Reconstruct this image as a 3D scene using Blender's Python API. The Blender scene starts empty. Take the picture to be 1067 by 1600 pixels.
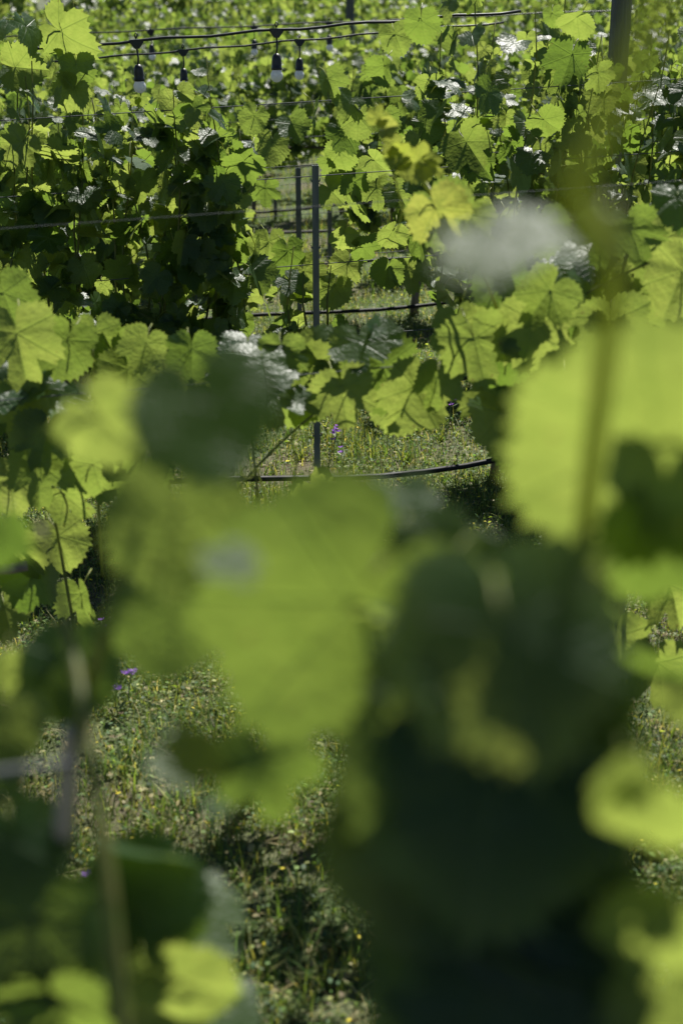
import bpy, math, random
import numpy as np
from mathutils import Vector, Matrix

random.seed(7)
RNG = np.random.default_rng(11)
C = bpy.context.scene.collection
sc = bpy.context.scene
R = math.radians

# ---------------------------------------------------------------- camera, sky, sun, exposure
CAM_H, PITCH, FPX = 1.78, R(20.2), 2134.0          # metres, radians, focal length in photo pixels (photo 1067 x 1600)
cam_d = bpy.data.cameras.new('camera')
cam = bpy.data.objects.new('camera', cam_d); C.objects.link(cam)
cam.location = (0, 0, CAM_H)
cam.rotation_euler = (math.pi/2 - PITCH, 0, 0)
cam_d.sensor_fit = 'HORIZONTAL'; cam_d.sensor_width = 24.0; cam_d.lens = 48.0
cam_d.clip_start = 0.05; cam_d.clip_end = 500
cam_d.dof.use_dof = True; cam_d.dof.focus_distance = 5.15; cam_d.dof.aperture_fstop = 2.9
cam_d.dof.aperture_blades = 0
sc.camera = cam

SUN_AZ, SUN_EL = R(20), R(55)                       # azimuth measured from +Y (away from the camera) towards +X
sun_dir = Vector((math.sin(SUN_AZ)*math.cos(SUN_EL), math.cos(SUN_AZ)*math.cos(SUN_EL), math.sin(SUN_EL)))
world = bpy.data.worlds.new('World'); sc.world = world; world.use_nodes = True
wn = world.node_tree.nodes; wl = world.node_tree.links
sky = wn.new('ShaderNodeTexSky'); sky.sky_type = 'NISHITA'; sky.sun_disc = False
sky.altitude = 1200; sky.air_density = 0.8; sky.dust_density = 0.3; sky.sun_elevation = SUN_EL; sky.sun_rotation = SUN_AZ
wl.new(sky.outputs[0], wn['Background'].inputs[0]); wn['Background'].inputs[1].default_value = 0.05
sd = bpy.data.lights.new('sun', 'SUN'); sd.energy = 5.0; sd.angle = R(0.53); sd.color = (1.0, 0.965, 0.89)
sun = bpy.data.objects.new('sun', sd); C.objects.link(sun)
sun.rotation_euler = sun_dir.to_track_quat('Z', 'Y').to_euler()
sc.view_settings.view_transform = 'Standard'; sc.view_settings.look = 'None'
sc.view_settings.exposure = 1.0; sc.view_settings.gamma = 1.0
sc.cycles.use_denoising = True
sc.cycles.max_bounces = 8; sc.cycles.diffuse_bounces = 1; sc.cycles.transmission_bounces = 2
sc.cycles.sample_clamp_indirect = 6.0

# ---------------------------------------------------------------- geometry helpers
def ground(x, y):
    return 0.05*x + np.where(np.asarray(y) > 14.0, 0.035*(np.asarray(y)-14.0), 0.0)
def gz(x, y): return float(ground(x, y))
ROW_T = math.tan(R(8.5))                            # rows run to the right and slightly away
CP, SP = math.cos(PITCH), math.sin(PITCH)
FWD, UPV, RGT = Vector((0, CP, -SP)), Vector((0, SP, CP)), Vector((1, 0, 0))
CAMP = Vector((0, 0, CAM_H))
def ray(px, py):
    return (FWD*FPX + RGT*(px-533.5) + UPV*(800-py))
def at(px, py, d):                                  # point on the pixel's ray at horizontal distance d
    r = ray(px, py); return CAMP + r*(d/r.y)
def at_row(px, py, d0):                             # point on the pixel's ray in the vertical plane of a row
    r = ray(px, py); t = d0/(r.y - r.x*ROW_T); return CAMP + r*t
def on_ground(px, py):
    r = ray(px, py); t = 1.0
    for _ in range(40):
        p = CAMP + r*t
        t = t*(CAM_H - gz(p.x, p.y))/(CAM_H - p.z)
    return CAMP + r*t
def pix(p):
    v = Vector(p) - CAMP; z = v.dot(FWD)
    if z <= 0.05: return (-9999, -9999)
    return (533.5 + FPX*v.x/z, 800 - FPX*v.dot(UPV)/z)

def link(o): C.objects.link(o); return o
def empty(name, loc, label, cat, group=None):
    o = link(bpy.data.objects.new(name, None)); o.location = loc; o.empty_display_size = 0.1
    return tag(o, label, cat, group)
def tag(o, label, cat, group=None):
    o['label'] = label; o['category'] = cat
    if group: o['group'] = group
    return o
def mesh(name, V, F, smooth=True):
    me = bpy.data.meshes.new(name); me.from_pydata([tuple(v) for v in V], [], F); me.update()
    if smooth: me.polygons.foreach_set('use_smooth', [True]*len(me.polygons))
    return me
def obj(name, me, mat=None, parent=None, loc=None):
    o = link(bpy.data.objects.new(name, me))
    if mat is not None and len(me.materials) == 0: me.materials.append(mat)
    if parent is not None: o.parent = parent
    if loc is not None: o.location = loc
    return o

class MB:
    def __init__(s): s.V = []; s.F = []; s.M = []
    def add(s, V, F, m=0):
        b = len(s.V); s.V += [tuple(v) for v in V]; s.F += [tuple(i+b for i in f) for f in F]; s.M += [m]*len(F)
    def tube(s, pts, rad, n=7, m=0, cap=True):
        pts = [Vector(p) for p in pts]; k = len(pts)
        rads = rad if hasattr(rad, '__len__') else [rad]*k
        ref = Vector((0.31, 0.87, 0.4)).normalized(); V = []
        for i, p in enumerate(pts):
            t = (pts[min(i+1, k-1)] - pts[max(i-1, 0)]).normalized()
            a = (ref - t*ref.dot(t))
            if a.length < 1e-3: a = t.orthogonal()
            a.normalize(); b = t.cross(a); ref = a
            for j in range(n):
                q = 2*math.pi*j/n; V.append(p + (a*math.cos(q) + b*math.sin(q))*rads[i])
        F = [(i*n+j, i*n+(j+1) % n, (i+1)*n+(j+1) % n, (i+1)*n+j) for i in range(k-1) for j in range(n)]
        if cap: F += [tuple(range(n-1, -1, -1)), tuple((k-1)*n+j for j in range(n))]
        s.add(V, F, m)
    def lathe(s, prof, n=16, origin=(0, 0, 0), m=0):
        o = Vector(origin); V = []; k = len(prof)
        for r, z in prof:
            for j in range(n):
                q = 2*math.pi*j/n; V.append(o + Vector((r*math.cos(q), r*math.sin(q), z)))
        F = [(i*n+j, i*n+(j+1) % n, (i+1)*n+(j+1) % n, (i+1)*n+j) for i in range(k-1) for j in range(n)]
        F += [tuple(range(n-1, -1, -1)), tuple((k-1)*n+j for j in range(n))]
        s.add(V, F, m)
    def prism(s, outline, z0, z1, m=0, origin=(0, 0, 0), axes=None):
        o = Vector(origin); X, Y, Z = axes or (Vector((1, 0, 0)), Vector((0, 1, 0)), Vector((0, 0, 1)))
        n = len(outline)
        V = [o + X*a + Y*b + Z*z for z in (z0, z1) for a, b in outline]
        F = [(j, (j+1) % n, n+(j+1) % n, n+j) for j in range(n)] + [tuple(range(n-1, -1, -1)), tuple(range(n, 2*n))]
        s.add(V, F, m)
    def build(s, name, mats, parent=None, smooth=True, loc=None):
        me = mesh(name, s.V, s.F, smooth)
        for m in (mats if isinstance(mats, (list, tuple)) else [mats]): me.materials.append(m)
        me.polygons.foreach_set('material_index', s.M)
        return obj(name, me, None, parent, loc)

def wiggle(p0, p1, n, amp, rnd, sag=0.0):
    p0, p1 = Vector(p0), Vector(p1); out = []
    ph = [rnd.uniform(0, 6.28) for _ in range(4)]
    for i in range(n):
        t = i/(n-1); p = p0.lerp(p1, t)
        e = math.sin(math.pi*t)**0.5 if 0 < t < 1 else 0
        p = p + Vector((math.sin(t*5+ph[0]), math.sin(t*6+ph[1]), 0.4*math.sin(t*4+ph[2])))*amp*e
        p.z -= sag*4*t*(1-t); out.append(p)
    return out

# ---------------------------------------------------------------- materials
def new_mat(name):
    m = bpy.data.materials.new(name); m.use_nodes = True
    nt = m.node_tree; nt.nodes.clear(); return m, nt
class NT:
    def __init__(s, nt): s.nt = nt
    def node(s, t, **kw):
        n = s.nt.nodes.new(t)
        for k, v in kw.items(): setattr(n, k, v)
        return n
    def set(s, sock, v):
        if hasattr(v, 'is_output') or isinstance(v, bpy.types.NodeSocket): s.nt.links.new(v, sock)
        else: sock.default_value = v
    def math(s, op, a, b=0.0, c=None, clamp=False):
        n = s.node('ShaderNodeMath', operation=op, use_clamp=clamp)
        s.set(n.inputs[0], a); s.set(n.inputs[1], b)
        if c is not None: s.set(n.inputs[2], c)
        return n.outputs[0]
    def mixc(s, f, a, b, blend='MIX'):
        n = s.node('ShaderNodeMix', data_type='RGBA', blend_type=blend)
        s.set(n.inputs[0], f); s.set(n.inputs[6], a); s.set(n.inputs[7], b); return n.outputs[2]
    def mapr(s, v, a, b, c, d, smooth=False):
        n = s.node('ShaderNodeMapRange')
        if smooth: n.interpolation_type = 'SMOOTHSTEP'
        s.set(n.inputs[0], v)
        for i, q in enumerate((a, b, c, d)): s.set(n.inputs[1+i], q)
        return n.outputs[0]
def rgba(*c): return (c[0], c[1], c[2], 1.0)

def leaf_material(name, stuff=False, young=False):
    m, nt = new_mat(name); N = NT(nt)
    uv = N.node('ShaderNodeUVMap'); uv.uv_map = 'leaf'
    sep = N.node('ShaderNodeSeparateXYZ'); nt.links.new(uv.outputs[0], sep.inputs[0])
    u, v = sep.outputs[0], sep.outputs[1]
    if stuff:
        at_ = N.node('ShaderNodeAttribute', attribute_name='rnd'); rnd = at_.outputs['Fac']
    else:
        sc3 = N.node('ShaderNodeSeparateColor'); nt.links.new(N.node('ShaderNodeObjectInfo').outputs['Color'], sc3.inputs[0]); rnd = sc3.outputs[0]
    # leaf veins: five main ribs with side veins running off them
    ax = N.math('ABSOLUTE', u); perps, tris = [], []
    for a in (0.0, R(52), R(108)):
        s_, c_ = math.sin(a), math.cos(a)
        along = N.math('ADD', N.math('MULTIPLY', ax, s_), N.math('MULTIPLY', v, c_))
        perp = N.math('ABSOLUTE', N.math('SUBTRACT', N.math('MULTIPLY', ax, c_), N.math('MULTIPLY', v, s_)))
        perp = N.math('ADD', perp, N.math('MULTIPLY', N.math('LESS_THAN', along, 0.0), 9.0))
        ph = N.math('MULTIPLY', N.math('SUBTRACT', along, N.math('MULTIPLY', perp, 0.75)), 6.5)
        fr = N.math('ABSOLUTE', N.math('SUBTRACT', N.math('FRACT', ph), 0.5))
        perps.append(perp); tris.append(fr)
    dmin = N.math('MINIMUM', N.math('MINIMUM', perps[0], perps[1]), perps[2])
    side = 0.0
    for p, t in zip(perps, tris):
        w = N.math('LESS_THAN', p, N.math('ADD', dmin, 1e-4))
        side = N.math('MAXIMUM', side, N.math('MULTIPLY', w, N.mapr(t, 0.06, 0.0, 0.0, 1.0, True)))
    main = N.mapr(dmin, 0.022, 0.006, 0.0, 1.0, True)
    vein = N.math('MAXIMUM', main, N.math('MULTIPLY', side, 0.45))
    geo = N.node('ShaderNodeNewGeometry')
    nz = N.node('ShaderNodeTexNoise'); nz.inputs['Scale'].default_value = 4.5; nz.inputs['Detail'].default_value = 4
    nt.links.new(uv.outputs[0], nz.inputs['Vector'])
    off = N.node('ShaderNodeCombineXYZ'); N.set(off.inputs[2], N.math('MULTIPLY', rnd, 37.0))
    va = N.node('ShaderNodeVectorMath', operation='ADD'); nt.links.new(uv.outputs[0], va.inputs[0]); nt.links.new(off.outputs[0], va.inputs[1])
    nt.links.new(va.outputs[0], nz.inputs['Vector'])
    mott = nz.outputs['Fac']
    # reflected colour: deep green above, paler downy green below
    up = N.mixc(rnd, rgba(0.010, 0.038, 0.013), rgba(0.024, 0.060, 0.017))
    up = N.mixc(N.math('MULTIPLY', vein, 0.55), up, rgba(0.09, 0.14, 0.05))
    dn = N.mixc(rnd, rgba(0.045, 0.090, 0.050), rgba(0.070, 0.120, 0.065))
    dn = N.mixc(N.math('MULTIPLY', vein, 0.6), dn, rgba(0.14, 0.19, 0.09))
    col = N.mixc(geo.outputs['Backfacing'], up, dn)
    col = N.mixc(N.mapr(mott, 0.35, 0.75, 0.0, 0.35), col, rgba(0.03, 0.065, 0.016))
    # transmitted colour: yellow green
    rr = N.math('FRACT', N.math('MULTIPLY', rnd, 7.31)) if stuff else sc3.outputs[1]
    tr = N.mixc(rr, rgba(0.165, 0.265, 0.030), rgba(0.41, 0.485, 0.088))
    if young: tr = N.mixc(rr, rgba(0.40, 0.45, 0.055), rgba(0.48, 0.50, 0.09))
    tr = N.mixc(N.mapr(mott, 0.3, 0.7, 0.0, 0.35), tr, rgba(0.16, 0.26, 0.03))
    tr = N.mixc(N.math('MULTIPLY', vein, 0.38), tr, rgba(0.14, 0.22, 0.03))
    # blemishes: small brown spots and scorched patches, different on every leaf
    sp = N.node('ShaderNodeTexNoise'); sp.inputs['Scale'].default_value = 11.0; sp.inputs['Detail'].default_value = 2
    nt.links.new(va.outputs[0], sp.inputs['Vector'])
    rad = N.math('SQRT', N.math('ADD', N.math('MULTIPLY', u, u), N.math('MULTIPLY', v, v)))
    thr = N.math('SUBTRACT', 0.76, N.math('MULTIPLY', rad, 0.09))
    spot = N.math('MULTIPLY', N.mapr(N.math('SUBTRACT', sp.outputs['Fac'], thr), 0.0, 0.03, 0.0, 1.0), 0.75)
    col = N.mixc(spot, col, rgba(0.085, 0.06, 0.025)); tr = N.mixc(spot, tr, rgba(0.16, 0.11, 0.03))
    pk = N.node('ShaderNodeTexNoise'); pk.inputs['Scale'].default_value = 9.0; pk.inputs['Detail'].default_value = 1; nt.links.new(va.outputs[0], pk.inputs['Vector'])
    mott2 = N.math('ADD', mott, N.math('MULTIPLY', pk.outputs['Fac'], 1.6))
    bump = N.node('ShaderNodeBump'); bump.inputs['Strength'].default_value = 0.36; bump.inputs['Distance'].default_value = 0.004
    hgt = N.math('SUBTRACT', N.math('MULTIPLY', mott2, 0.8), vein)
    nt.links.new(hgt, bump.inputs['Height'])
    pb = N.node('ShaderNodeBsdfPrincipled'); N.set(pb.inputs['Base Color'], col)
    N.set(pb.inputs['Roughness'], N.mapr(geo.outputs['Backfacing'], 0, 1, 0.42, 0.8)); pb.inputs['IOR'].default_value = 1.45; pb.inputs['Specular IOR Level'].default_value = 0.48
    nt.links.new(bump.outputs[0], pb.inputs['Normal'])
    tb = N.node('ShaderNodeBsdfTranslucent'); N.set(tb.inputs[0], tr); nt.links.new(bump.outputs[0], tb.inputs['Normal'])
    mx = N.node('ShaderNodeMixShader'); mx.inputs[0].default_value = 0.50
    nt.links.new(pb.outputs[0], mx.inputs[1]); nt.links.new(tb.outputs[0], mx.inputs[2])
    out = N.node('ShaderNodeOutputMaterial'); nt.links.new(mx.outputs[0], out.inputs[0])
    return m

def simple(name, c0, c1, scale=20, rough=0.7, bump=0.3, metallic=0.0, stretch=None, translucent=None, spec=0.5):
    m, nt = new_mat(name); N = NT(nt)
    tc = N.node('ShaderNodeTexCoord'); mp = N.node('ShaderNodeMapping')
    nt.links.new(tc.outputs['Object'], mp.inputs[0])
    if stretch: mp.inputs['Scale'].default_value = stretch
    nz = N.node('ShaderNodeTexNoise'); nz.inputs['Scale'].default_value = scale; nz.inputs['Detail'].default_value = 6
    nt.links.new(mp.outputs[0], nz.inputs['Vector'])
    col = N.mixc(N.mapr(nz.outputs['Fac'], 0.3, 0.7, 0, 1), rgba(*c0), rgba(*c1))
    pb = N.node('ShaderNodeBsdfPrincipled'); N.set(pb.inputs['Base Color'], col)
    N.set(pb.inputs['Roughness'], N.mapr(nz.outputs['Fac'], 0.2, 0.8, rough-0.1, rough+0.1)); pb.inputs['Metallic'].default_value = metallic
    pb.inputs['Specular IOR Level'].default_value = spec
    if bump:
        bp = N.node('ShaderNodeBump'); bp.inputs['Strength'].default_value = bump; bp.inputs['Distance'].default_value = 0.01
        nt.links.new(nz.outputs['Fac'], bp.inputs['Height']); nt.links.new(bp.outputs[0], pb.inputs['Normal'])
    out = N.node('ShaderNodeOutputMaterial'); sh = pb.outputs[0]
    if translucent:
        tb = N.node('ShaderNodeBsdfTranslucent'); tb.inputs[0].default_value = rgba(*translucent)
        mx = N.node('ShaderNodeMixShader'); mx.inputs[0].default_value = 0.45
        nt.links.new(sh, mx.inputs[1]); nt.links.new(tb.outputs[0], mx.inputs[2]); sh = mx.outputs[0]
    nt.links.new(sh, out.inputs[0]); return m

def vcol_material(name, trans_gain=2.2, rough=0.6, fac=0.4):
    m, nt = new_mat(name); N = NT(nt)
    a = N.node('ShaderNodeAttribute', attribute_name='tint')
    pb = N.node('ShaderNodeBsdfPrincipled'); nt.links.new(a.outputs['Color'], pb.inputs['Base Color']); pb.inputs['Roughness'].default_value = rough
    pb.inputs['Specular IOR Level'].default_value = 0.35
    tb = N.node('ShaderNodeBsdfTranslucent')
    g = N.mixc(1.0, a.outputs['Color'], rgba(trans_gain*1.15, trans_gain, trans_gain*0.45), 'MULTIPLY'); nt.links.new(g, tb.inputs[0])
    mx = N.node('ShaderNodeMixShader'); mx.inputs[0].default_value = fac
    nt.links.new(pb.outputs[0], mx.inputs[1]); nt.links.new(tb.outputs[0], mx.inputs[2])
    out = N.node('ShaderNodeOutputMaterial'); nt.links.new(mx.outputs[0], out.inputs[0]); return m

M_LEAF = leaf_material('vine_leaf'); M_YOUNG = leaf_material('young_vine_leaf', young=True); M_LEAF_S = leaf_material('vine_leaf_mass', True)
M_SHOOT = simple('green_shoot', (0.10, 0.15, 0.03), (0.17, 0.16, 0.05), 40, 0.5, 0.2, translucent=(0.25, 0.28, 0.05))
M_PET = simple('petiole', (0.16, 0.22, 0.05), (0.24, 0.24, 0.07), 12, 0.45, 0.0, translucent=(0.45, 0.5, 0.08))
M_BARK = simple('vine_bark', (0.07, 0.055, 0.042), (0.20, 0.165, 0.125), 30, 0.9, 1.0, stretch=(1, 1, 0.15))
M_CANE = simple('pale_cane', (0.20, 0.16, 0.13), (0.40, 0.34, 0.29), 30, 0.8, 0.5, stretch=(1, 1, 0.15))
M_STEEL = simple('galvanised_steel', (0.07, 0.08, 0.085), (0.17, 0.18, 0.18), 30, 0.55, 0.2, metallic=0.4, stretch=(1, 1, 0.2))
M_WIRE = simple('steel_wire', (0.035, 0.04, 0.045), (0.08, 0.085, 0.09), 60, 0.75, 0.0, metallic=0.0)
M_WOOD = simple('weathered_wood', (0.05, 0.055, 0.05), (0.13, 0.13, 0.115), 14, 0.85, 0.6, stretch=(6, 6, 0.5))
M_HOSE = simple('black_polyethylene', (0.006, 0.006, 0.007), (0.014, 0.013, 0.012), 30, 0.6, 0.05, spec=0.25)
M_CABLE = simple('black_rubber', (0.006, 0.006, 0.007), (0.014, 0.014, 0.015), 50, 0.45, 0.05)
M_BULB = simple('opal_bulb', (0.74, 0.76, 0.76), (0.82, 0.83, 0.83), 5, 0.25, 0.0, translucent=(0.7, 0.72, 0.72))
M_GRASS = vcol_material('grass_blade')
M_FLOWER = simple('violet_petal', (0.20, 0.07, 0.42), (0.34, 0.13, 0.60), 200, 0.6, 0.0, translucent=(0.38, 0.12, 0.7))
M_STEM = simple('flower_stem', (0.07, 0.11, 0.03), (0.12, 0.17, 0.05), 60, 0.6, 0.0)

def ground_material():
    m, nt = new_mat('vineyard_soil'); N = NT(nt)
    tc = N.node('ShaderNodeTexCoord')
    def noise(s, d=6):
        n = N.node('ShaderNodeTexNoise'); n.inputs['Scale'].default_value = s; n.inputs['Detail'].default_value = d
        nt.links.new(tc.outputs['Object'], n.inputs['Vector']); return n.outputs['Fac']
    a, b, c = noise(1.6), noise(14), noise(90)
    col = N.mixc(N.mapr(b, 0.3, 0.7, 0, 1), rgba(0.055, 0.042, 0.028), rgba(0.13, 0.10, 0.065))
    col = N.mixc(N.mapr(a, 0.35, 0.55, 0, 0.9), col, rgba(0.045, 0.080, 0.016))
    col = N.mixc(N.mapr(c, 0.45, 0.7, 0, 0.5), col, rgba(0.09, 0.10, 0.035))
    pb = N.node('ShaderNodeBsdfPrincipled'); N.set(pb.inputs['Base Color'], col); pb.inputs['Roughness'].default_value = 0.95
    bp = N.node('ShaderNodeBump'); bp.inputs['Strength'].default_value = 1.0; bp.inputs['Distance'].default_value = 0.03
    nt.links.new(N.math('ADD', N.math('MULTIPLY', b, 1.0), N.math('MULTIPLY', c, 0.4)), bp.inputs['Height']); nt.links.new(bp.outputs[0], pb.inputs['Normal'])
    out = N.node('ShaderNodeOutputMaterial'); nt.links.new(pb.outputs[0], out.inputs[0]); return m

# ---------------------------------------------------------------- ground
def build_ground():
    xs = np.concatenate([np.linspace(-200, -10, 9), np.linspace(-8, 8, 65), np.linspace(10, 200, 9)])
    ys = np.concatenate([np.linspace(-30, -2, 5), np.linspace(-1, 16, 69), np.linspace(18, 300, 30)])
    X, Y = np.meshgrid(xs, ys); Z = ground(X, Y) + RNG.normal(0, 0.008, X.shape)*((abs(X) < 9) & (Y < 17))
    Z = np.where(abs(X) > 40, Z - 0.05*(X - 40*np.sign(X)), Z)
    V = np.stack([X, Y, Z], -1).reshape(-1, 3); nx = len(xs)
    F = [(j*nx+i, j*nx+i+1, (j+1)*nx+i+1, (j+1)*nx+i) for j in range(len(ys)-1) for i in range(nx-1)]
    o = obj('ground', mesh('ground', V.tolist(), F), ground_material()); o['kind'] = 'structure'
build_ground()

def fast_mesh(name, V, F, ncorner, tint=None, uv=None, rnd=None, smooth=False):
    me = bpy.data.meshes.new(name)
    nv, nf = len(V), len(F)
    me.vertices.add(nv); me.vertices.foreach_set('co', V.astype(np.float32).ravel())
    me.loops.add(nf*ncorner); me.loops.foreach_set('vertex_index', F.astype(np.int32).ravel())
    me.polygons.add(nf); me.polygons.foreach_set('loop_start', np.arange(0, nf*ncorner, ncorner, dtype=np.int32))
    me.polygons.foreach_set('loop_total', np.full(nf, ncorner, dtype=np.int32))
    if smooth: me.polygons.foreach_set('use_smooth', np.ones(nf, dtype=bool))
    me.update()
    if tint is not None:
        a = me.color_attributes.new('tint', 'FLOAT_COLOR', 'POINT')
        a.data.foreach_set('color', np.concatenate([tint, np.ones((nv, 1))], 1).astype(np.float32).ravel())
    if rnd is not None:
        a = me.attributes.new('rnd', 'FLOAT', 'POINT'); a.data.foreach_set('value', rnd.astype(np.float32))
    if uv is not None:
        l = me.uv_layers.new(name='leaf'); l.data.foreach_set('uv', uv[F.ravel()].astype(np.float32).ravel())
    return me

# ---------------------------------------------------------------- grass and weeds: nobody could count them
def patchiness(x, y):
    return (np.sin(x*3.1+1.3*np.sin(y*2.3))+np.sin(y*4.2+1.7*np.sin(x*3.7+1))+np.sin((x+y)*7.3)*0.6)/2.6
def scatter(n, y0, y1, keep=None):
    y = RNG.uniform(y0, y1, n); hw = 0.30*y + 0.35
    x = RNG.uniform(-1, 1, n)*hw
    if keep is not None:
        k = RNG.uniform(0, 1, n) < keep(x, y); x, y = x[k], y[k]
    return x, y
def blades(x, y, h, w, lean, cols, segs=2):
    n = len(x); a = RNG.uniform(0, 2*np.pi, n); z = ground(x, y) - 0.004
    d = np.stack([np.cos(a), np.sin(a)], 1); s = np.stack([-d[:, 1], d[:, 0]], 1)
    V = []; ts = np.linspace(0, 1, segs+1)
    for t in ts[:-1]:
        ww = w*(1-t**1.5)*0.5
        c = np.stack([x, y], 1) + d*(lean*h*t**1.7)[:, None]; zz = z + h*t*(1-0.35*lean*t)
        for sg in (-1, 1): V.append(np.concatenate([c + s*(sg*ww)[:, None], zz[:, None]], 1))
    c = np.stack([x, y], 1) + d*(lean*h)[:, None]; V.append(np.concatenate([c, (z + h*(1-0.35*lean))[:, None]], 1))
    V = np.stack(V, 1); k = V.shape[1]; tri = []
    for i in range(segs-1):
        b = i*2; tri += [(b, b+1, b+3), (b, b+3, b+2)]
    b = (segs-1)*2; tri.append((b, b+1, b+2))
    F = (np.arange(n)[:, None, None]*k + np.array(tri)[None]).reshape(-1, 3)
    return V.reshape(-1, 3), F, np.repeat(cols, k, 0)
def weeds(x, y, z, r, tilt, cols):                   # small oval leaves lying in the sward
    n = len(x); a = RNG.uniform(0, 2*np.pi, n)
    nrm = np.stack([np.cos(a)*np.sin(tilt), np.sin(a)*np.sin(tilt), np.cos(tilt)], 1)
    b = RNG.uniform(0, 2*np.pi, n); t0 = np.stack([np.cos(b), np.sin(b), np.zeros(n)], 1)
    t = t0 - nrm*(t0*nrm).sum(1)[:, None]; t /= np.linalg.norm(t, axis=1)[:, None]; s = np.cross(nrm, t)
    P = np.stack([x, y, z], 1); V = []
    for (p, q, l) in ((-1, 0, 0), (-0.3, 0.55, .15), (0.4, 0.5, .15), (1, 0, -.1), (0.4, -0.5, .15), (-0.3, -0.55, .15)):
        V.append(P + t*(p*r)[:, None] + s*(q*r)[:, None] + nrm*(l*r)[:, None])
    V = np.stack(V, 1)
    F = (np.arange(n)[:, None, None]*6 + np.array([(0, 5, 1), (1, 5, 4), (1, 4, 2), (2, 4, 3)])[None]).reshape(-1, 3)
    return V.reshape(-1, 3), F, np.repeat(cols, 6, 0)
def mixcols(n, stops, sd=0.25):
    st = np.array(stops); c = st[RNG.integers(0, len(st), n)]
    return np.clip(c*np.exp(RNG.normal(0, sd, (n, 1))), 0.004, 0.8)
GREENS = [(0.060, 0.115, 0.024), (0.095, 0.155, 0.032), (0.135, 0.180, 0.045), (0.040, 0.085, 0.028), (0.17, 0.185, 0.06)]
DRY = [(0.30, 0.26, 0.12), (0.24, 0.20, 0.09), (0.36, 0.33, 0.18), (0.14, 0.11, 0.06)]
def build_grass():
    parts = []
    def add(p): parts.append(p)
    dens = lambda x, y: 0.35 + 0.65*(patchiness(x, y) > -0.35)
    for (n, y0, y1, hs) in ((150000, 1.75, 5.2, 1.0), (80000, 5.2, 9.0, 1.15), (110000, 9, 19, 1.6)):
        x, y = scatter(n, y0, y1, dens); m = len(x); p = patchiness(x*1.3+5, y*1.3)
        h = RNG.gamma(4.0, 0.0085, m)*hs*(1+0.5*(p > 0.25)); w = RNG.uniform(0.002, 0.0055, m)*hs
        add(blades(x, y, h, w, RNG.uniform(0.1, 0.9, m), mixcols(m, GREENS)))
    for (n, y0, y1, hs) in ((60000, 1.75, 5.2, 1.0), (40000, 5.2, 9.0, 1.2)):
        x, y = scatter(n, y0, y1, dens); m = len(x)
        z = ground(x, y) + RNG.uniform(0.004, 0.045, m)
        add(weeds(x, y, z, RNG.uniform(0.003, 0.0095, m)*hs, RNG.uniform(0, 1.1, m), mixcols(m, GREENS, 0.35)))
    # straw and dead leaf scraps
    x, y = scatter(11000, 1.75, 9.0); m = len(x)
    add(weeds(x, y, ground(x, y)+RNG.uniform(0.003, 0.02, m), RNG.uniform(0.004, 0.014, m), RNG.uniform(0, 0.7, m), mixcols(m, DRY)))
    x, y = scatter(11000, 1.75, 12.0); m = len(x)
    add(blades(x, y, RNG.uniform(0.03, 0.10, m), RNG.uniform(0.002, 0.004, m), RNG.uniform(0.5, 1.6, m), mixcols(m, DRY)))
    # tiny yellow flower heads in the sward
    x, y = scatter(500, 1.75, 5.0); m = len(x)
    add(weeds(x, y, ground(x, y)+RNG.uniform(0.03, 0.06, m), RNG.uniform(0.004, 0.007, m), RNG.uniform(0, 0.6, m), mixcols(m, [(0.6, 0.5, 0.03)], 0.1)))
    # taller coarse tussocks
    tus = [on_ground(px, py) for px, py in ((840, 850), (870, 880), (800, 830), (760, 860), (900, 830), (560, 1500), (640, 1560), (500, 1540), (400, 1520), (680, 1540),
        (640, 720), (580, 715), (690, 690), (740, 680), (780, 650), (470, 720), (420, 745), (240, 1180), (190, 1210), (300, 1260), (450, 1460), (250, 1300), (820, 660), (560, 700), (520, 690))]
    for c in tus:
        m = 40; a = RNG.uniform(0, 6.28, m); r = np.abs(RNG.normal(0, 0.06, m))
        x, y = c.x + r*np.cos(a), c.y + r*np.sin(a)
        add(blades(x, y, RNG.uniform(0.04, 0.12, m), RNG.uniform(0.003, 0.008, m), RNG.uniform(0.15, 0.9, m), mixcols(m, GREENS), 4))
    V, F, T, o = [], [], [], 0
    for v, f, t in parts: V.append(v); F.append(f+o); T.append(t); o += len(v)
    me = fast_mesh('grass', np.concatenate(V), np.concatenate(F), 3, tint=np.concatenate(T)); me.materials.append(M_GRASS)
    g = obj('grass', me); g['kind'] = 'stuff'; tag(g, 'short weedy grass with straw and small yellow flowers between the vine rows', 'grass')
build_grass()

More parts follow.
